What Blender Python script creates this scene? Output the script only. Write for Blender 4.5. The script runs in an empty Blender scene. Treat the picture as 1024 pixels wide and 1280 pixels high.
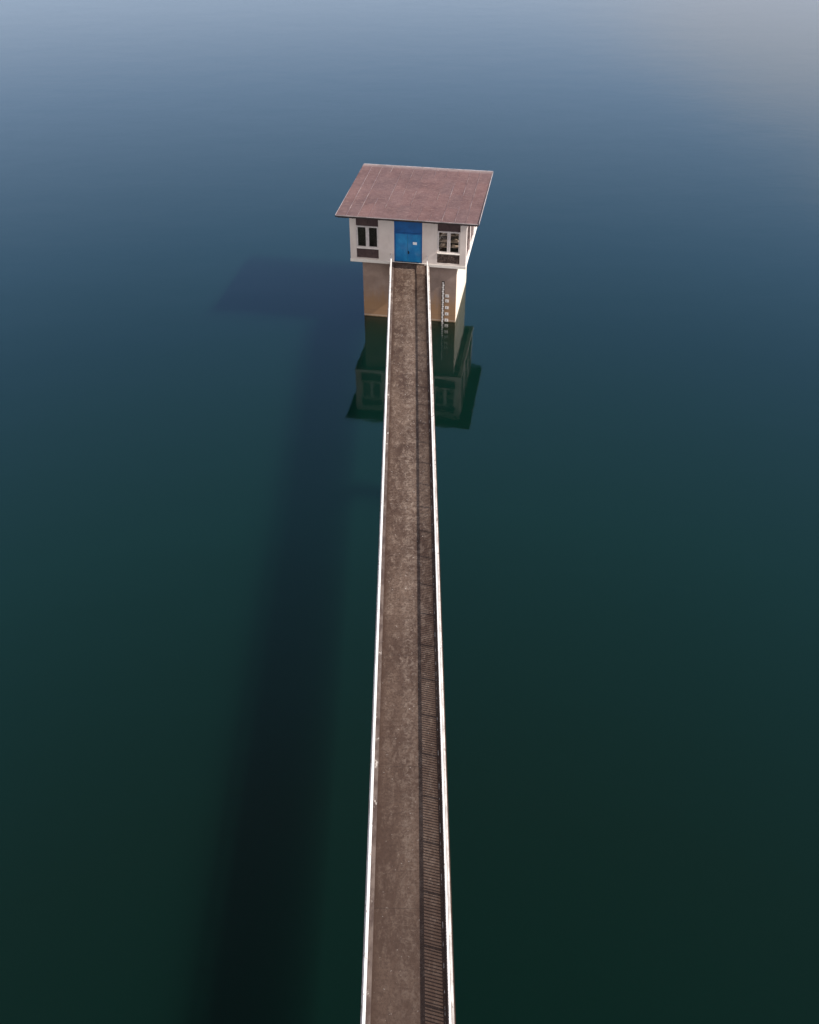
import bpy, bmesh, math, random
from mathutils import Vector, Matrix, Euler
random.seed(7)
sc = bpy.context.scene
# ---------------------------------------------------------------- camera
cd = bpy.data.cameras.new("camera"); cam = bpy.data.objects.new("camera", cd)
sc.collection.objects.link(cam); sc.camera = cam
cd.sensor_fit = 'HORIZONTAL'; cd.sensor_width = 36.0; cd.lens = 36.0 * 1198.56 / 1024
cd.clip_start = 0.5; cd.clip_end = 6000
cam.location = (0.0574, 0, 33.92)
cam.rotation_euler = (math.radians(90) - 0.6912, 0, -0.001 * -1)
# ---------------------------------------------------------------- light
EL, AZ = math.radians(40.0), Vector((0.965, -0.26))      # sun: from the right, slightly towards the camera
sun_dir = Vector((AZ.x * math.cos(EL), AZ.y * math.cos(EL), math.sin(EL))).normalized()
sd = bpy.data.lights.new("sun", 'SUN'); sd.energy = 5.0; sd.angle = math.radians(0.53); sd.color = (1.0, 0.93, 0.84)
sun = bpy.data.objects.new("sun", sd); sc.collection.objects.link(sun)
sun.rotation_euler = sun_dir.to_track_quat('Z', 'Y').to_euler()
w = bpy.data.worlds.new("World"); sc.world = w; w.use_nodes = True
N, L = w.node_tree.nodes, w.node_tree.links
N.clear()
def wn(t, **k):
    n = N.new(t)
    for a, b in k.items(): setattr(n, a, b)
    return n
out = wn('ShaderNodeOutputWorld'); bg = wn('ShaderNodeBackground')
sky = wn('ShaderNodeTexSky', sky_type='NISHITA', sun_disc=False)
sky.sun_elevation = EL; sky.sun_rotation = math.atan2(AZ.x, AZ.y)
sky.air_density = 1.0; sky.dust_density = 1.0; sky.ozone_density = 2.0
tc = wn('ShaderNodeTexCoord')
sep = wn('ShaderNodeSeparateXYZ'); L.new(tc.outputs['Generated'], sep.inputs[0])
# clouds: noise laid out on a flat layer overhead (direction / height)
zc = wn('ShaderNodeMath', operation='MAXIMUM'); L.new(sep.outputs['Z'], zc.inputs[0]); zc.inputs[1].default_value = 0.0
za = wn('ShaderNodeMath', operation='ADD'); L.new(zc.outputs[0], za.inputs[0]); za.inputs[1].default_value = 0.22
dv = wn('ShaderNodeVectorMath', operation='SCALE')
iv = wn('ShaderNodeMath', operation='DIVIDE'); iv.inputs[0].default_value = 1.0; L.new(za.outputs[0], iv.inputs[1])
L.new(tc.outputs['Generated'], dv.inputs[0]); L.new(iv.outputs[0], dv.inputs['Scale'])
ns = wn('ShaderNodeTexNoise'); ns.inputs['Scale'].default_value = 1.0; ns.inputs['Detail'].default_value = 4.0
ns.inputs['Roughness'].default_value = 0.45
mo = wn('ShaderNodeVectorMath', operation='ADD'); mo.inputs[1].default_value = (3.1, 7.4, 0.0)
L.new(dv.outputs[0], mo.inputs[0]); L.new(mo.outputs[0], ns.inputs['Vector'])
# deep blue to the north, paling to a thin bright haze low down
cr = wn('ShaderNodeValToRGB'); L.new(sep.outputs['Z'], cr.inputs[0])
SKY = [(.0, (.60, .70, .84)), (.20, (.47, .58, .79)), (.27, (.34, .48, .75)), (.40, (.20, .35, .65)), (.475, (.155, .29, .57)), (.64, (.12, .28, .43)), (.83, (.085, .10, .14)), (.93, (.04, .04, .05))]
for i, (p, c_) in enumerate(SKY):
    e = cr.color_ramp.elements[i] if i < 2 else cr.color_ramp.elements.new(p)
    e.position = p; e.color = (*c_, 1)
sc_ = wn('ShaderNodeVectorMath', operation='SCALE'); L.new(cr.outputs[0], sc_.inputs[0]); sc_.inputs['Scale'].default_value = 18.0
nf = wn('ShaderNodeMapRange', interpolation_type='SMOOTHSTEP'); L.new(sep.outputs['Y'], nf.inputs['Value'])
nf.inputs['From Min'].default_value = -.05; nf.inputs['From Max'].default_value = .35
# broken white cloud over the rest of the sky
cn = wn('ShaderNodeMapRange', interpolation_type='SMOOTHSTEP'); L.new(ns.outputs[0], cn.inputs['Value'])
cn.inputs['From Min'].default_value = .35; cn.inputs['From Max'].default_value = .6; cn.inputs['To Min'].default_value = .55; cn.inputs['To Max'].default_value = .95
ms = wn('ShaderNodeMix', data_type='RGBA'); L.new(cn.outputs[0], ms.inputs['Factor']); L.new(sky.outputs[0], ms.inputs[6]); ms.inputs[7].default_value = (8.6, 7.7, 7.1, 1)
m0 = wn('ShaderNodeMix', data_type='RGBA'); L.new(nf.outputs[0], m0.inputs['Factor']); L.new(ms.outputs[2], m0.inputs[6]); L.new(sc_.outputs[0], m0.inputs[7])
# a low cloud bank towards the right
bx = wn('ShaderNodeMath', operation='MULTIPLY_ADD'); L.new(sep.outputs['X'], bx.inputs[0])
bx.inputs[1].default_value = 1.6; L.new(ns.outputs[0], bx.inputs[2])
b2 = wn('ShaderNodeMath', operation='MULTIPLY_ADD'); L.new(sep.outputs['Z'], b2.inputs[0]); b2.inputs[1].default_value = -1.9; L.new(bx.outputs[0], b2.inputs[2])
mr = wn('ShaderNodeMapRange', interpolation_type='SMOOTHSTEP'); L.new(b2.outputs[0], mr.inputs['Value'])
mr.inputs['From Min'].default_value = 0.20; mr.inputs['From Max'].default_value = 0.78
mr.inputs['To Min'].default_value = 0.0; mr.inputs['To Max'].default_value = 0.9
mx = wn('ShaderNodeMix', data_type='RGBA'); L.new(mr.outputs[0], mx.inputs['Factor'])
L.new(m0.outputs[2], mx.inputs[6]); mx.inputs[7].default_value = (10.2, 10.8, 13.0, 1)
L.new(mx.outputs[2], bg.inputs['Color']); bg.inputs['Strength'].default_value = 0.09
L.new(bg.outputs[0], out.inputs['Surface'])
sc.view_settings.view_transform = 'Standard'; sc.view_settings.look = 'None'
sc.view_settings.exposure = 0.3; sc.view_settings.gamma = 1.0
try:
    sc.cycles.volume_bounces = 1
    sc.cycles.max_bounces = 8; sc.cycles.transparent_max_bounces = 12
except Exception: pass
# ---------------------------------------------------------------- helpers
C = sc.collection
def obj(name, bm, mat=None, parent=None, label=None, cat=None, group=None, kind=None, smooth=False, recalc=True):
    if recalc: bmesh.ops.recalc_face_normals(bm, faces=bm.faces)
    me = bpy.data.meshes.new(name); bm.to_mesh(me); bm.free()
    for m in (mat if isinstance(mat, (list, tuple)) else [mat] if mat else []): me.materials.append(m)
    if smooth:
        for p in me.polygons: p.use_smooth = True
    o = bpy.data.objects.new(name, me); C.objects.link(o)
    if parent: o.parent = parent
    return tag(o, label, cat, group, kind)
def tag(o, label=None, cat=None, group=None, kind=None):
    if label: o['label'] = label
    if cat: o['category'] = cat
    if group: o['group'] = group
    if kind: o['kind'] = kind
    return o
def empty(name, loc, rz=0, **k):
    o = bpy.data.objects.new(name, None); C.objects.link(o); o.location = loc; o.rotation_euler = (0, 0, rz)
    o.empty_display_size = .3
    return tag(o, **k)
def box(bm, x0, x1, y0, y1, z0, z1, bevel=0, mi=0):
    vs = [bm.verts.new((x, y, z)) for x in (x0, x1) for y in (y0, y1) for z in (z0, z1)]
    F = [(0, 1, 3, 2), (4, 6, 7, 5), (0, 4, 5, 1), (2, 3, 7, 6), (0, 2, 6, 4), (1, 5, 7, 3)]
    fs = [bm.faces.new([vs[i] for i in f]) for f in F]
    for f in fs: f.material_index = mi
    bmesh.ops.recalc_face_normals(bm, faces=fs)
    if bevel:
        es = list({e for f in fs for e in f.edges})
        bmesh.ops.bevel(bm, geom=es, offset=bevel, segments=1, affect='EDGES', profile=.5)
def cyl(bm, p0, p1, r, n=10):
    p0, p1 = Vector(p0), Vector(p1); d = p1 - p0; q = d.to_track_quat('Z', 'Y').to_matrix().to_4x4()
    M = Matrix.Translation((p0 + p1) / 2) @ q
    bmesh.ops.create_cone(bm, cap_ends=True, segments=n, radius1=r, radius2=r, depth=d.length, matrix=M)
def NB(): return bmesh.new()
# materials
class MT:
    def __init__(s, name):
        s.m = bpy.data.materials.new(name); s.m.use_nodes = True
        s.t = s.m.node_tree; s.n = s.t.nodes; s.l = s.t.links
        s.b = s.n['Principled BSDF']; s.o = s.n['Material Output']
        s.tc = s.n.new('ShaderNodeTexCoord')
    def node(s, t, **k):
        n = s.n.new(t)
        for a, b in k.items(): setattr(n, a, b)
        return n
    def noise(s, scale, detail=5, rough=.6, stretch=(1, 1, 1), off=(0, 0, 0), src='Object', dist=0):
        mp = s.node('ShaderNodeMapping'); mp.inputs['Scale'].default_value = stretch; mp.inputs['Location'].default_value = off
        s.l.new(s.tc.outputs[src], mp.inputs[0])
        n = s.node('ShaderNodeTexNoise'); n.inputs['Scale'].default_value = scale
        n.inputs['Detail'].default_value = detail; n.inputs['Roughness'].default_value = rough
        n.inputs['Distortion'].default_value = dist
        s.l.new(mp.outputs[0], n.inputs['Vector']); return n.outputs[0]
    def ramp(s, v, a, b, lo=0., hi=1.):
        n = s.node('ShaderNodeMapRange', interpolation_type='SMOOTHSTEP')
        s.l.new(v, n.inputs['Value'])
        for k, x in (('From Min', a), ('From Max', b), ('To Min', lo), ('To Max', hi)): n.inputs[k].default_value = x
        return n.outputs[0]
    def mix(s, f, a, b, blend='MIX'):
        n = s.node('ShaderNodeMix', data_type='RGBA', blend_type=blend)
        for i, x in ((0, f), (6, a), (7, b)):
            if isinstance(x, (tuple, list)): n.inputs[i].default_value = (*x, 1)
            elif isinstance(x, (int, float)): n.inputs[i].default_value = x
            else: s.l.new(x, n.inputs[i])
        return n.outputs[2]
    def math(s, op, a, b=0.):
        n = s.node('ShaderNodeMath', operation=op)
        for i, x in ((0, a), (1, b)):
            if isinstance(x, (int, float)): n.inputs[i].default_value = x
            else: s.l.new(x, n.inputs[i])
        return n.outputs[0]
    def xyz(s):
        n = s.node('ShaderNodeSeparateXYZ'); s.l.new(s.tc.outputs['Object'], n.inputs[0]); return n.outputs
    def done(s, col, rough=.7, bump=None, dist=.01, strength=.5, spec=None, metal=0):
        for k, x in (('Base Color', col), ('Roughness', rough)):
            if isinstance(x, (tuple, list)): s.b.inputs[k].default_value = (*x, 1)
            elif isinstance(x, (int, float)): s.b.inputs[k].default_value = x
            else: s.l.new(x, s.b.inputs[k])
        s.b.inputs['Metallic'].default_value = metal
        if spec is not None: s.b.inputs['Specular IOR Level'].default_value = spec
        if bump is not None:
            n = s.node('ShaderNodeBump'); n.inputs['Strength'].default_value = strength; n.inputs['Distance'].default_value = dist
            s.l.new(bump, n.inputs['Height']); s.l.new(n.outputs[0], s.b.inputs['Normal'])
        return s.m
def plain(name, col, rough=.6, var=.12, scale=6, spec=None, metal=0):
    m = MT(name); n = m.noise(scale, 6, .65)
    dark = tuple(c * (1 - var * 2) for c in col); light = tuple(min(1, c * (1 + var)) for c in col)
    return m.done(m.mix(m.ramp(n, .3, .7), dark, light), rough, n, .004, .3, spec, metal)
# --- walkway concrete
m = MT('deck_concrete'); X = m.xyz()
big = m.noise(.5, 7, .65, (1.2, .5, 1)); med = m.noise(2.6, 9, .74, (1.5, .75, 1), dist=.5); fine = m.noise(13, 7, .75)
trw = m.noise(2.2, 6, .7, (.35, 2.6, 1), (1, 1, 0), dist=.8)      # broom marks across the slab
c = m.mix(m.ramp(big, .36, .64), (.060, .036, .027), (.130, .088, .067))
c = m.mix(m.ramp(med, .46, .64, 0, .85), c, (.20, .148, .118))
c = m.mix(m.ramp(trw, .50, .66, 0, .55), c, (.060, .037, .028))
c = m.mix(m.ramp(fine, .44, .62, 0, .7), c, (.036, .022, .017))
# worn paler trail a little right of the middle, with crumbled mortar specks
tr = m.math('MULTIPLY', m.ramp(m.math('ABSOLUTE', m.math('SUBTRACT', X['X'], .02)), .10, .36, 1, 0), m.ramp(m.noise(4.2, 8, .75, (1, 1, 1), (4, 2, 0), dist=1.2), .47, .66))
c = m.mix(m.math('MULTIPLY', tr, .65), c, (.26, .205, .17))
sp = m.ramp(m.noise(11, 2, .5, (1, 1, 1), (9, 1, 0)), .715, .75)
c = m.mix(m.math('MULTIPLY', sp, .75), c, (.48, .43, .40))
# dirt washed against the kerbs
ed = m.math('MULTIPLY', m.ramp(m.math('ABSOLUTE', X['X']), .86, 1.06), m.ramp(m.noise(1.1, 5, .6, (1, .4, 1), (0, 6, 0)), .25, .6, .35, 1))
c = m.mix(m.math('MULTIPLY', ed, .75), c, (.052, .030, .022))
# concrete darker towards the shore end
c = m.mix(m.ramp(m.math('ADD', X['Y'], m.math('MULTIPLY', big, 10)), 10, 44, .8, 0), c, (.050, .031, .024))
sj = m.math('FRACT', m.math('DIVIDE', m.math('ADD', X['Y'], 3.3), 5.4))
c = m.mix(m.ramp(m.math('ABSOLUTE', m.math('SUBTRACT', sj, .5)), .0, .004, .55, 0), c, (.03, .02, .017))
ln_ = m.math('MULTIPLY', m.ramp(m.math('ABSOLUTE', m.math('SUBTRACT', X['X'], 1.095)), .006, .014, 1, 0), m.ramp(m.noise(2.3, 4, .7, (0, 1, 0)), .5, .6))
c = m.mix(m.math('MULTIPLY', ln_, .8), c, (.5, .45, .42))
M_deck = m.done(c, .8, m.math('ADD', med, m.math('MULTIPLY', fine, .5)), .025, .8, .15)
# --- kerb
m = MT('kerb_concrete'); a = m.noise(2.2, 6, .7, (1, .5, 1)); b = m.noise(3.1, 7, .7, (1, .55, 1), (5, 5, 0))
c = m.mix(m.ramp(a, .35, .65), (.070, .048, .042), (.15, .115, .10))
c = m.mix(m.ramp(b, .60, .68, 0, .85), c, (.55, .50, .46))
M_kerb = m.done(c, .8, a, .01, .5, .2)
m = MT('white_edge_paint'); a = m.noise(2.4, 7, .72, (1, .4, 1)); r = m.noise(7, 5, .7, (1, .6, 1), (3, 0, 2))
c = m.mix(m.ramp(a, .35, .65), (.42, .38, .36), (.72, .70, .68)); c = m.mix(m.ramp(r, .58, .66, 0, .8), c, (.15, .11, .09))
M_ledge = m.done(c, .6, a, .006, .4)
# --- girder / piers
M_pier = plain('pier_concrete', (.24, .20, .17), .85, .25, 1.2)
# --- railing paint
m = MT('white_rail_paint'); a = m.noise(5, 6, .7, (1, .35, 1)); r = m.noise(9, 4, .6, (1, .4, 1), (3, 0, 2))
c = m.mix(m.ramp(a, .3, .7), (.74, .72, .71), (.84, .83, .82)); c = m.mix(m.ramp(r, .62, .68, 0, .85), c, (.30, .20, .15)); c = m.mix(m.ramp(m.noise(1.3, 6, .7, (1, 1, 1), (8, 3, 1)), .5, .7, 0, .5), c, (.52, .48, .46))
M_rail = m.done(c, .45, a, .003, .3)
M_baluster = plain('baluster_paint', (.46, .42, .40), .6, .2, 5)
# --- house render (painted plaster)
m = MT('pale_wall_render'); X = m.xyz()
a = m.noise(.9, 6, .6); v = m.noise(2.4, 6, .7, (1, 1, .16)); f = m.noise(30, 4, .6)
c = m.mix(m.ramp(a, .3, .7), (.63, .55, .515), (.71, .635, .595))
c = m.mix(m.ramp(v, .52, .78, 0, .4), c, (.42, .36, .34))
M_wall = m.done(c, .85, f, .004, .4, .2)
M_trim = plain('white_trim_paint', (.80, .75, .70), .7, .05, 2)
# --- shaft concrete with waterline staining
def shaft_mat(name, c0, c1, st, drip):
    m = MT(name); X = m.xyz()
    a = m.noise(.7, 7, .65); v = m.noise(1.6, 7, .7, (1, 1, .22)); f = m.noise(22, 5, .7); board = m.noise(1.2, 2, .4, (.25, .25, 5))
    c = m.mix(m.ramp(a, .3, .7), c0, c1)
    zz = m.math('ADD', X['Z'], m.math('MULTIPLY', m.math('SUBTRACT', v, .5), 3.2))
    c = m.mix(m.ramp(zz, .9, 2.9, st, 0), c, (.32, .185, .095))
    c = m.mix(m.ramp(v, .55, .8, 0, drip), c, (.20, .15, .135))
    c = m.mix(m.ramp(board, .6, .75, 0, .2), c, (.2, .16, .14))
    zb_ = m.math('ADD', X['Z'], m.math('MULTIPLY', m.noise(6, 4, .7), .09))
    c = m.mix(m.math('MULTIPLY', m.ramp(m.math('ABSOLUTE', m.math('SUBTRACT', zb_, .20)), .02, .07, 1, 0), .5), c, (.50, .42, .35))
    c = m.mix(m.math('MULTIPLY', m.ramp(m.math('ABSOLUTE', m.math('SUBTRACT', zb_, .62)), .01, .05, 1, 0), .3), c, (.20, .13, .09))
    c = m.mix(m.ramp(zb_, .06, .15, 1, 0), c, (.035, .038, .022))
    return m.done(c, .85, m.math('ADD', a, m.math('MULTIPLY', f, .3)), .012, .4, .2)
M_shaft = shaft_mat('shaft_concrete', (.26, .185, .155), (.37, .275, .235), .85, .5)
M_shaft_pale = shaft_mat('pale_shaft_concrete', (.66, .58, .49), (.74, .66, .57), .12, .12)  # paler concrete colours for the right-hand shaft face
# --- roof
m = MT('roof_sheet'); X = m.xyz()
a = m.noise(.5, 7, .65); b = m.noise(2.2, 7, .72, (1, 1.6, 1), dist=.6); f = m.noise(14, 5, .7)
# each sheet a slightly different age
sh = m.math('FLOOR', m.math('DIVIDE', m.math('ADD', X['X'], 4.95), .82)); rw = m.math('FLOOR', m.math('DIVIDE', m.math('ADD', X['Y'], 1.3), 2.4))
wnode = m.node('ShaderNodeTexWhiteNoise', noise_dimensions='2D'); cb = m.node('ShaderNodeCombineXYZ')
m.l.new(sh, cb.inputs[0]); m.l.new(rw, cb.inputs[1]); m.l.new(cb.outputs[0], wnode.inputs['Vector'])
c = m.mix(m.ramp(a, .3, .7), (.115, .060, .054), (.190, .104, .094))
c = m.mix(m.math('MULTIPLY', wnode.outputs['Value'], .4), c, (.118, .086, .088))
c = m.mix(m.ramp(b, .45, .68, 0, .6), c, (.215, .132, .118))
c = m.mix(m.ramp(f, .42, .66, 0, .6), c, (.062, .036, .034)); c = m.mix(m.ramp(m.noise(4, 8, .78, (.6, 2.2, 1), (4, 4, 0)), .52, .64, 0, .6), c, (.27, .175, .155))
g = m.math('ADD', X['X'], m.math('MULTIPLY', X['Y'], 0))
spk = m.ramp(m.noise(6, 3, .6, (1, 1, 1), (2, 7, 1)), .70, .76, 0, .5)
c = m.mix(spk, c, (.42, .36, .34))
# lichen-pale strip along the ridge edge
c = m.mix(m.math('MULTIPLY', m.ramp(X['Y'], 7.7, 8.3, 0, .5), m.ramp(b, .3, .6, .4, 1)), c, (.38, .33, .32))
M_roof = m.done(c, .62, m.math('ADD', b, m.math('MULTIPLY', f, .5)), .012, .5, .12)
m = MT('roof_seam'); a = m.noise(1.0, 5, .7, (3, 1, 1))
M_seam = m.done(m.mix(m.ramp(a, .42, .62), (.165, .105, .108), (.32, .25, .23)), .6)
M_fascia = plain('pale_roof_edge', (.36, .31, .31), .6, .2, 2)
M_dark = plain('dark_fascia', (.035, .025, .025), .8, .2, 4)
# --- panels, windows, door
m = MT('brown_panel'); wv = m.node('ShaderNodeTexWave'); wv.inputs['Scale'].default_value = 7; wv.inputs['Distortion'].default_value = .3
m.l.new(m.tc.outputs['Object'], wv.inputs['Vector']); a = m.noise(5, 5, .6)
M_panel = m.done(m.mix(m.ramp(a, .3, .7), (.055, .030, .032), (.085, .050, .050)), .75, wv.outputs['Fac'], .01, .6)
m = MT('pebble_panel'); vo = m.node('ShaderNodeTexVoronoi'); vo.inputs['Scale'].default_value = 7; m.l.new(m.tc.outputs['Object'], vo.inputs['Vector'])
c = m.mix(m.ramp(m.noise(5, 4, .7), .35, .7), (.055, .032, .025), (.17, .12, .10)); c = m.mix(m.ramp(vo.outputs['Distance'], .3, .7, 0, .8), c, (.03, .018, .015))
M_pebble = m.done(c, .8, vo.outputs['Distance'], -.03, 1)
M_frame = plain('window_frame_paint', (.62, .57, .56), .5, .08, 5)
M_backing = plain('dark_backing_tone', (.045, .038, .036), .9, .1, 3)  # near-black colour that paints the unlit room behind the glass
m = MT('door_blue_paint'); a = m.noise(1.7, 5, .6, (1, 1, .7)); f = m.noise(9, 6, .7)
c = m.mix(m.ramp(a, .35, .7), (.004, .16, .42), (.015, .25, .54))
c = m.mix(m.ramp(m.noise(1.1, 4, .5, (1, 1, .8), (1.4, 0, .6)), .52, .72, 0, .55), c, (.10, .24, .46))
c = m.mix(m.ramp(f, .62, .75, 0, .3), c, (.01, .05, .10)); M_blue = m.done(c, .42, f, .003, .3)
M_transom = plain('transom_blue_paint', (.002, .10, .33), .5, .12, 2)
M_handle = plain('dark_metal', (.02, .03, .05), .4, .1, 8, metal=.5)
M_paper = plain('white_notice', (.80, .84, .88), .5, .02, 6)
M_black = plain('black_gauge_paint', (.02, .018, .02), .6, .1, 8)
M_gwhite = plain('white_gauge_paint', (.78, .74, .72), .6, .08, 8)
M_shelf = plain('pale_board', (.72, .64, .56), .7, .15, 3)
M_wood = plain('dark_wood', (.06, .035, .022), .8, .2, 3)
def see_through(name, ior, rough, tint=(1, 1, 1), bump=None):
    m = MT(name); m.n.remove(m.b)
    tr = m.node('ShaderNodeBsdfTransparent'); tr.inputs[0].default_value = (*tint, 1)
    gl = m.node('ShaderNodeBsdfGlossy'); gl.inputs['Color'].default_value = (1, 1, 1, 1); gl.inputs['Roughness'].default_value = rough
    fr = m.node('ShaderNodeFresnel'); fr.inputs['IOR'].default_value = ior
    # same reflectance from both sides of the sheet
    gm = m.node('ShaderNodeNewGeometry'); mi = m.node('ShaderNodeMix', data_type='FLOAT'); m.l.new(gm.outputs['Backfacing'], mi.inputs[0])
    mi.inputs[2].default_value = ior; mi.inputs[3].default_value = 1 / ior; m.l.new(mi.outputs[0], fr.inputs['IOR'])
    mxs = m.node('ShaderNodeMixShader'); m.l.new(fr.outputs[0], mxs.inputs[0]); m.l.new(tr.outputs[0], mxs.inputs[1]); m.l.new(gl.outputs[0], mxs.inputs[2])
    m.l.new(mxs.outputs[0], m.o.inputs['Surface'])
    if bump:
        h = bump(m); n = m.node('ShaderNodeBump'); n.inputs['Strength'].default_value = 1; n.inputs['Distance'].default_value = 1
        m.l.new(h, n.inputs['Height']); m.l.new(n.outputs[0], gl.inputs['Normal']); m.l.new(n.outputs[0], fr.inputs['Normal'])
    return m
M_glass = see_through('window_glass', 1.5, .01, (.86, .83, .80)).m
# ---------------------------------------------------------------- water and lake bed
def wbump(m):
    a = m.noise(1.3, 3, .5, (1, 1.5, 1)); b = m.noise(.16, 3, .5, (1, 1.6, 1))
    return m.math('ADD', m.math('MULTIPLY', a, .0032), m.math('MULTIPLY', b, .012))
wm = see_through('lake_water', 1.333, .045, bump=wbump)
WS, WA = (.0041, .0290, .0215), (.48, .48, .48)          # scattering / absorption per metre
v1 = wm.node('ShaderNodeVolumeScatter'); v2 = wm.node('ShaderNodeVolumeAbsorption'); va = wm.node('ShaderNodeAddShader')
ds = max(WS) * 1.0; v1.inputs['Color'].default_value = (WS[0] / ds, WS[1] / ds, WS[2] / ds, 1); v1.inputs['Density'].default_value = ds
v2.inputs['Color'].default_value = (1 - WA[0], 1 - WA[1], 1 - WA[2], 1); v2.inputs['Density'].default_value = 1.0
v1.inputs['Anisotropy'].default_value = 0.0
wm.l.new(v1.outputs[0], va.inputs[0]); wm.l.new(v2.outputs[0], va.inputs[1]); wm.l.new(va.outputs[0], wm.o.inputs['Volume'])
bm = NB(); box(bm, -2500, 2500, -2500, 2500, -16, 0)
obj('water', bm, wm.m, kind='structure', label='calm dark green lake water mirroring the sky')
bm = NB(); bmesh.ops.create_grid(bm, x_segments=40, y_segments=40, size=2600)
for v in bm.verts: v.co.z = -17.2 + random.uniform(-.8, .8)
obj('lake_bed', bm, plain('mud', (.05, .045, .03), .9, .2, .3), kind='structure', label='muddy bed of the lake')

# ---------------------------------------------------------------- the tower house
HY, PHI = 62.835, -0.1628
tower = empty('water_intake_tower', (0, HY, 0), PHI, label='small white walled valve house on a concrete shaft in the lake, flat reddish roof', cat='tower')
def wall(bm, axis, fixed0, fixed1, u0, u1, z0, z1, holes, mi=0):
    """slab between fixed0..fixed1 on one axis, spanning u0..u1 on the other, with rectangular openings"""
    us = sorted({u0, u1, *[h[0] for h in holes], *[h[1] for h in holes]}); zs = sorted({z0, z1, *[h[2] for h in holes], *[h[3] for h in holes]})
    def solid(i, j):
        if i < 0 or j < 0 or i >= len(us) - 1 or j >= len(zs) - 1: return False
        cu, cz = (us[i] + us[i + 1]) / 2, (zs[j] + zs[j + 1]) / 2
        return not any(h[0] < cu < h[1] and h[2] < cz < h[3] for h in holes)
    cache = {}
    def V(k, u, z):
        key = (k, u, z)
        if key not in cache:
            f = (fixed0, fixed1)[k]; cache[key] = bm.verts.new((u, f, z) if axis == 'y' else (f, u, z))
        return cache[key]
    fs = []
    for i in range(len(us) - 1):
        for j in range(len(zs) - 1):
            if not solid(i, j): continue
            a, b, c_, d_ = us[i], us[i + 1], zs[j], zs[j + 1]
            for k in (0, 1): fs.append(bm.faces.new([V(k, a, c_), V(k, b, c_), V(k, b, d_), V(k, a, d_)]))
            for (di, dj, p, q) in ((-1, 0, (a, c_), (a, d_)), (1, 0, (b, c_), (b, d_)), (0, -1, (a, c_), (b, c_)), (0, 1, (a, d_), (b, d_))):
                if not solid(i + di, j + dj): fs.append(bm.faces.new([V(0, *p), V(0, *q), V(1, *q), V(1, *p)]))
    for f in fs: f.material_index = mi
X0, X1, Y0, Y1, ZB, ZT = -4.20, 3.93, 0.0, 8.05, 4.40, 8.08
RZ0, RZ1 = 4.70, 7.62
LW, RW, DR = (-3.76, -2.19), (1.93, 3.50), (-1.08, .88)
SB = [(.42, 2.55), (2.90, 5.05), (5.40, 7.60)]            # bays of the long sides
T = .26
bm = NB()
wall(bm, 'y', Y0, Y0 + T, X0, X1, ZB, ZT, [(*LW, RZ0, RZ1), (*RW, RZ0, RZ1), (*DR, 4.60, RZ1)])
wall(bm, 'y', Y1 - T, Y1, X0, X1, ZB, ZT, [(*LW, RZ0, RZ1), (*RW, RZ0, RZ1), (-.95, .75, RZ0, RZ1)])
wall(bm, 'x', X0, X0 + T, Y0 + T, Y1 - T, ZB, ZT, [(*s, RZ0, RZ1) for s in SB])
wall(bm, 'x', X1 - T, X1, Y0 + T, Y1 - T, ZB, ZT, [(*s, RZ0, RZ1) for s in SB])
obj('wall', bm, M_wall, tower)
bm = NB(); box(bm, X0 + T + .002, X1 - T - .002, Y0 + T + .002, Y1 - T - .002, ZB + .012, ZB + .2)
obj('floor_slab', bm, M_pier, tower)
bm = NB()
for a in ((X0 - .025, X1 + .025, Y0 - .025, Y0 - .002), (X0 - .025, X1 + .025, Y1 + .002, Y1 + .025), (X0 - .025, X0 - .002, Y0 - .002, Y1 + .002), (X1 + .002, X1 + .025, Y0 - .002, Y1 + .002)):
    box(bm, *a, ZB - .01, ZB + .20)
obj('floor_band', bm, M_trim, tower)
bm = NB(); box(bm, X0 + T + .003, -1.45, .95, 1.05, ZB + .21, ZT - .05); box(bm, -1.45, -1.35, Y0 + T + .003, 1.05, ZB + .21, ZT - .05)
obj('dark_window_backing', bm, M_backing, tower)  # added dark screen that makes the left front window look unlit inside
# shaft
bm = NB(); box(bm, -3.43, 3.32, .30, 6.95, -16.9, ZB - .004, .03)
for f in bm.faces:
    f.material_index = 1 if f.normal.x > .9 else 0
obj('shaft', bm, [M_shaft, M_shaft_pale], tower)
# roof: thin slab, seams standing slightly proud, pale edges, dark underside at the eaves
rx0, rx1, ry0, ry1 = -4.86, 4.85, -1.25, 8.36
def rz(y): return 8.205 + (y - ry0) * .007
bm = NB(); n0 = 24
vt = [[bm.verts.new((x, y, rz(y) + random.uniform(-.006, .006))) for x in [rx0 + (rx1 - rx0) * i / n0 for i in range(n0 + 1)]] for y in [ry0 + (ry1 - ry0) * j / 12 for j in range(13)]]
vb = [[bm.verts.new((x, y, rz(y) - .10)) for x in [rx0 + (rx1 - rx0) * i / n0 for i in range(n0 + 1)]] for y in [ry0 + (ry1 - ry0) * j / 12 for j in range(13)]]
for j in range(12):
    for i in range(n0):
        bm.faces.new((vt[j][i], vt[j][i + 1], vt[j + 1][i + 1], vt[j + 1][i])); bm.faces.new((vb[j][i], vb[j + 1][i], vb[j + 1][i + 1], vb[j][i + 1]))
for i in range(n0):
    for j in (0, 12): bm.faces.new((vt[j][i], vt[j][i + 1], vb[j][i + 1], vb[j][i]))
for j in range(12):
    for i in (0, n0): bm.faces.new((vt[j][i], vt[j + 1][i], vb[j + 1][i], vb[j][i]))
bmesh.ops.recalc_face_normals(bm, faces=bm.faces)
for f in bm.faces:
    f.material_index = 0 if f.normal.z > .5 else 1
roof = obj('roof', bm, [M_roof, M_dark], tower)
bm = NB()
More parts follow.
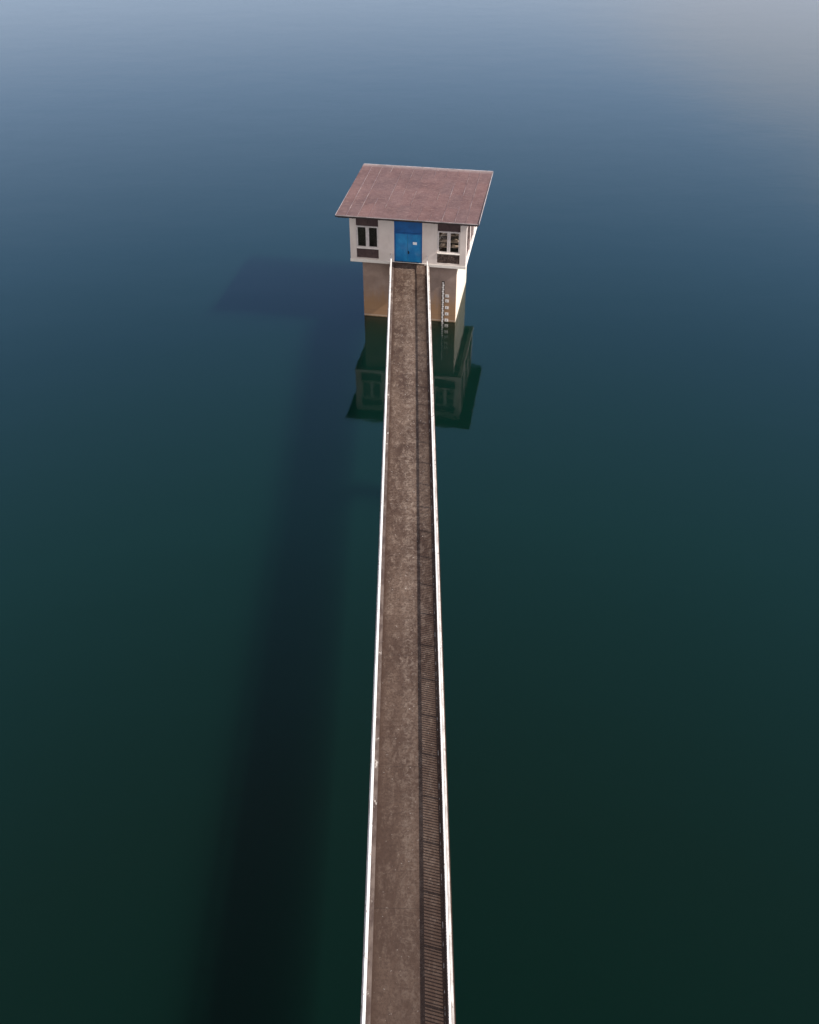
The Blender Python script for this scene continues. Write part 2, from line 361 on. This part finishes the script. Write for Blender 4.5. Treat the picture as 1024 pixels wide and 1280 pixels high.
for k, x in enumerate([-4.13, -3.36, -2.57, -1.77, -.95, -.12, .70, 1.53, 2.35, 3.22, 3.96]):
    y = ry0 + .03
    while y < ry1 - .2:                                   # lapped lengths of cover strip, some missing
        ln = random.uniform(1.1, 2.6); y2 = min(y + ln, ry1 - .12)
        if random.random() < (.9 if abs(x) > 1.6 else .45):
            wd = random.choice((.006, .010, .014)) if abs(x) > 1.6 else .005
            box(bm, x - wd, x + wd, y + .01, y2 - .01, rz(y) - .02, rz(y2) + .016)
        y = y2
obj('seam', bm, M_seam, roof)
bm = NB()
box(bm, rx0 - .010, rx0 + .015, ry0, ry1, rz(ry0) - .06, rz(ry0) + .028); box(bm, rx1 - .015, rx1 + .010, ry0, ry1, rz(ry0) - .06, rz(ry1) + .028)
box(bm, rx0 + .046, rx1 - .046, ry1 - .10, ry1 + .01, rz(ry1) - .06, rz(ry1) + .022)
box(bm, rx0 + .046, rx1 - .046, ry0 - .010, ry0 + .012, rz(ry0) - .03, rz(ry0) + .018)
obj('edge_strip', bm, M_fascia, roof)
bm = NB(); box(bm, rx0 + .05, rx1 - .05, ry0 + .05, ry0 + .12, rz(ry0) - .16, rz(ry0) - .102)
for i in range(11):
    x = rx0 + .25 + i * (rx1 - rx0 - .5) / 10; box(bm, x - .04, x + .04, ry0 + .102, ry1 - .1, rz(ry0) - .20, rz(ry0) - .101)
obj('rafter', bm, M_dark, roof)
# windows and infill panels: builder in wall coordinates (u along the wall, d = depth inwards)
def placer(axis, face, inward):
    def P(bm, u0, u1, d0, d1, z0, z1, bev=0):
        a, b = sorted((face + inward * d0, face + inward * d1))
        if axis == 'y': box(bm, u0, u1, a, b, z0, z1, bev)
        else: box(bm, a, b, u0, u1, z0, z1, bev)
    return P
def bay(P, u0, u1, low_mat=M_panel, frame_mat=M_frame):
    e = .003
    w0, w1 = 5.46, 7.02
    bm = NB(); P(bm, u0 + e, (u0 + u1) / 2 - .012, .10, .18, w1 + .004, RZ1 - e); P(bm, (u0 + u1) / 2 + .012, u1 - e, .10, .18, w1 + .004, RZ1 - e)
    obj('upper_panel', bm, M_panel, tower)
    bm = NB(); P(bm, u0 + e, u1 - e, .09, .17, RZ0 + e, w0 - .004)
    obj('lower_panel', bm, low_mat, tower)
    bm = NB(); mid = (u0 + u1) / 2; fw = .085
    P(bm, u0 + e, u1 - e, .03, .15, w0, w0 + fw); P(bm, u0 + e, u1 - e, .03, .15, w1 - fw, w1)
    for a, b in ((u0 + e, u0 + fw + .02), (u1 - fw - .02, u1 - e), (mid - .115, mid - .012), (mid + .012, mid + .115)):
        P(bm, a, b, .04, .14, w0 + fw, w1 - fw)
    P(bm, mid - .012, mid + .012, .06, .12, w0 + fw, w1 - fw)
    win = obj('window', bm, frame_mat, tower)
    bm = NB(); P(bm, u0 - .02 + e + .02, u1 - e, (-.05 if frame_mat is M_frame else .005), .028, w0 - .05, w0 + .012); obj('sill', bm, M_trim if frame_mat is M_frame else frame_mat, win)
    for a, b in ((u0 + fw + .021, mid - .116), (mid + .116, u1 - fw - .021)):
        bm = NB(); P(bm, a, b, .085, .093, w0 + fw + .001, w1 - fw - .001); obj('pane', bm, M_glass, win)
    return win
F = placer('y', Y0, 1)
bay(F, *LW); wr = bay(F, *RW, low_mat=M_pebble)
B = placer('y', Y1, -1); bay(B, *LW); bay(B, *RW); bay(B, -.95, .75)
S = placer('x', X1, -1); W_ = placer('x', X0, 1)
M_frame2 = plain('dark_side_frame_paint', (.16, .11, .10), .6, .2, 5)  # darker frame colour for the bays of the long sides
for s in SB: bay(S, *s, frame_mat=M_frame2); bay(W_, *s, frame_mat=M_frame2)
# door: frame, transom, two leaves
bm = NB(); x0, x1, z0, z1 = DR[0] + .003, DR[1] - .003, 4.603, RZ1 - .003; dz = 6.64
F(bm, x0, x0 + .07, .03, .16, z0, z1); F(bm, x1 - .07, x1, .03, .16, z0, z1); F(bm, x0 + .07, x1 - .07, .03, .16, dz, dz + .08); F(bm, x0 + .07, x1 - .07, .03, .16, z1 - .06, z1)
door = obj('door', bm, M_transom, tower)
bm = NB(); F(bm, x0 + .071, x1 - .071, .07, .12, dz + .081, z1 - .061); obj('transom', bm, M_transom, door)
sx = -.14
for (a, b) in ((x0 + .074, sx - .008), (sx + .008, x1 - .074)):
    bm = NB(); F(bm, a, b, .085, .125, z0 + .012, dz - .008)
    F(bm, a, b, .072, .084, z0 + .012, z0 + .14); F(bm, a, b, .072, .084, dz - .10, dz - .008)
    F(bm, a, a + .07, .072, .084, z0 + .14, dz - .10); F(bm, b - .07, b, .072, .084, z0 + .14, dz - .10)
    F(bm, a + .07, b - .07, .075, .084, 5.42, 5.49)
    obj('door_leaf', bm, M_blue, door)
bm = NB(); F(bm, sx + .015, sx + .085, .045, .071, 5.20, 5.42); cyl(bm, (sx + .05, .05, 5.33), (sx + .05, -.02, 5.33), .014, 8); cyl(bm, (sx + .05, -.015, 5.33), (sx + .17, -.015, 5.33), .014, 8)
obj('handle', bm, M_handle, door)
bm = NB(); F(bm, DR[0] - .18, DR[1] + .18, -.10, -.003, 4.505, 4.565); F(bm, DR[0] + .004, DR[1] - .004, -.002, .25, 4.53, 4.60)
obj('threshold', bm, M_wood, tower)
# notice on the right leaf
bm = NB(); box(bm, .22, .50, -.004, 0, 5.90, 6.09)
nt = obj('door_notice', bm, M_paper, label='small white notice fixed to the right leaf of the blue door', cat='sign')
nt.location = (math.sin(-PHI) * .068, HY + math.cos(PHI) * .068, 0); nt.rotation_euler = (0, 0, PHI)
def at_tower(o, x=0, y=0, z=0):
    o.location = (math.cos(PHI) * x - math.sin(PHI) * y, HY + math.sin(PHI) * x + math.cos(PHI) * y, z); o.rotation_euler = (0, 0, PHI); return o
at_tower(nt, 0, .071, 0)
# rack of boards added behind the right front window to form its pale bands
rack = at_tower(empty('pale_band_rack', (0, 0, 0), 0, label='rack of pale boards added to form the pale bands in the right front window', cat='rack'), 2.72, .62, 4.6)
for sx_ in (-.74, .74):
    for sy in (-.18, .18):
        bm = NB(); box(bm, sx_ - .025, sx_ + .025, sy - .025, sy + .025, 0, 2.35); obj('upright', bm, M_wood, rack)
bm = NB(); box(bm, -.71, .71, .185, .20, .3, 2.6); obj('dark_rack_backing', bm, M_backing, rack)  # added dark sheet, paints the shade between the pale boards
for zz_, tl in ((1.12, .0), (1.50, .02), (1.98, -.03)):
    bm = NB(); box(bm, -.71, .71, -.17, .17, -.03, .03, .006); o = obj('shelf', bm, M_shelf, rack); o.location = (0, 0, zz_); o.rotation_euler = (0, tl, 0)
for (x, zz_, wx, hz) in ((-.45, 1.16, .30, .17), (.25, 1.16, .17, .12), (.42, 1.545, .22, .10), (-.30, 1.55, .42, .06), (-.44, 2.03, .26, .24), (.46, 2.02, .2, .18)):
    bm = NB(); box(bm, -wx / 2, wx / 2, -.11, .11, 0, hz, .01)
    o = obj('band_block', bm, M_shelf, rack); o.location = (x, -.02, zz_); o.rotation_euler = (0, 0, random.uniform(-.3, .3))
# depth gauge on the shaft
g = at_tower(empty('depth_gauge', (0, 0, 0), 0, label='black and white water level gauge on the front of the concrete shaft', cat='gauge'), 0, .30, 0)
bm = NB(); box(bm, 2.275, 2.475, -.018, -.002, -1.2, 3.22); obj('backing_board', bm, M_black, g)
bm = NB(); z = -1.15; k = 0
while z < 3.10:
    box(bm, 2.305 if k % 2 else 2.33, 2.425 if k % 2 else 2.455, -.027, -.019, z, z + .112); z += .168; k += 1
box(bm, 2.345, 2.40, -.0235, -.0195, -1.15, 3.12)
obj('scale_mark', bm, M_gwhite, g)
zs_ = [2.11, 1.72, 1.19, .69, .19, -.28, -.78]
for i, z in enumerate(zs_):
    bm = NB(); box(bm, 2.545, 2.80, -.016, -.002, z - .11, z + .11, .004); pl = obj('number_plate', bm, M_gwhite, g)
    bm = NB(); box(bm, 2.655, 2.685, -.021, -.017, z - .05, z + .05); obj('digit', bm, M_black, pl)

# ---------------------------------------------------------------- the footbridge
bridge = empty('footbridge', (0, 0, 0), label='long narrow concrete footbridge with white railings leading to the blue door', cat='bridge')
DZ, YS = 4.50, -13.0
tanp = math.tan(PHI)
def yend(x, off=0): return HY + x * tanp + (off - .004) / math.cos(PHI)
def run(bm, x0, x1, z0, z1, ys=YS, off=0, bev=0):
    """long box along the bridge whose far end is cut along the skewed front of the tower"""
    lo = [bm.verts.new((x, y, z)) for (x, y) in ((x0, ys), (x1, ys), (x1, yend(x1, off)), (x0, yend(x0, off))) for z in (z0, z1)]
    for f in ((0, 2, 3, 1), (2, 4, 5, 3), (4, 6, 7, 5), (6, 0, 1, 7), (0, 6, 4, 2), (1, 3, 5, 7)): bm.faces.new([lo[i] for i in f])
bm = NB(); run(bm, -1.40, 1.40, 4.22, DZ, off=-.105)
obj('deck', bm, M_deck, bridge)
bm = NB(); run(bm, -.85, -.45, 3.35, 4.218, off=.29); run(bm, .45, .85, 3.35, 4.218, off=.29); run(bm, -1.05, 1.05, 4.0, 4.2175, ys=YS + .01, off=.28)
obj('girder', bm, M_pier, bridge)
for s in (-1, 1):
    bm = NB(); a, b = sorted((s * (1.17 if s > 0 else 1.10), s * 1.285)); run(bm, a, b, DZ - .01, DZ + .07, off=-.11)
    obj('kerb', bm, M_kerb, bridge)
    bm = NB(); a, b = sorted((s * 1.287, s * (1.362 if s > 0 else 1.39))); run(bm, a, b, DZ - .01, DZ + .012, off=-.112)
    obj('edge_strip', bm, M_ledge, bridge)
for y in (42.6, 2.6):
    bm = NB(); box(bm, -1.25, 1.25, y - .35, y + .35, 2.75, 3.345, .04); cyl(bm, (0, y, -16.9), (0, y, 2.76), .55, 24)
    obj('pier', bm, M_pier, bridge)
PITCH = 1.80; ys = [14.2 + PITCH * k for k in range(-15, 27)]
nb = 16
pme = None
for s, hw_ in ((-1, .042), (1, .030)):
    rl = empty('railing', (0, 0, 0)); rl.parent = bridge
    x = 1.215 if s > 0 else -1.265
    bm = NB(); run(bm, x - hw_, x + hw_, DZ + .67, DZ + .715, off=-.003)
    obj('top_rail', bm, M_rail, rl)
    post0 = None
    for y in ys:
        if post0 is None:
            bm = NB(); box(bm, -.022, .022, -.042, .042, 0, .60, .004); post0 = obj('post', bm, M_baluster, rl); o = post0
        else:
            o = post0.copy(); C.objects.link(o); o.parent = rl
        o.location = (x, y, DZ + .07)
    for y in ys[:-1]:
        if pme is None:
            bm2 = NB()
            for i in range(1, nb + 1):
                yy = PITCH * i / (nb + 1); box(bm2, -.014, .014, yy - .018, yy + .018, 0.066, .564)
            box(bm2, -.02, .02, .045, PITCH - .045, .035, .065); box(bm2, -.02, .02, .045, PITCH - .045, .565, .587)
            pan0 = obj('baluster_panel', bm2, M_baluster, rl); pme = pan0.data; o = pan0
        else:
            o = bpy.data.objects.new('baluster_panel', pme); C.objects.link(o); o.parent = rl
        o.location = (x, y, DZ + .07)
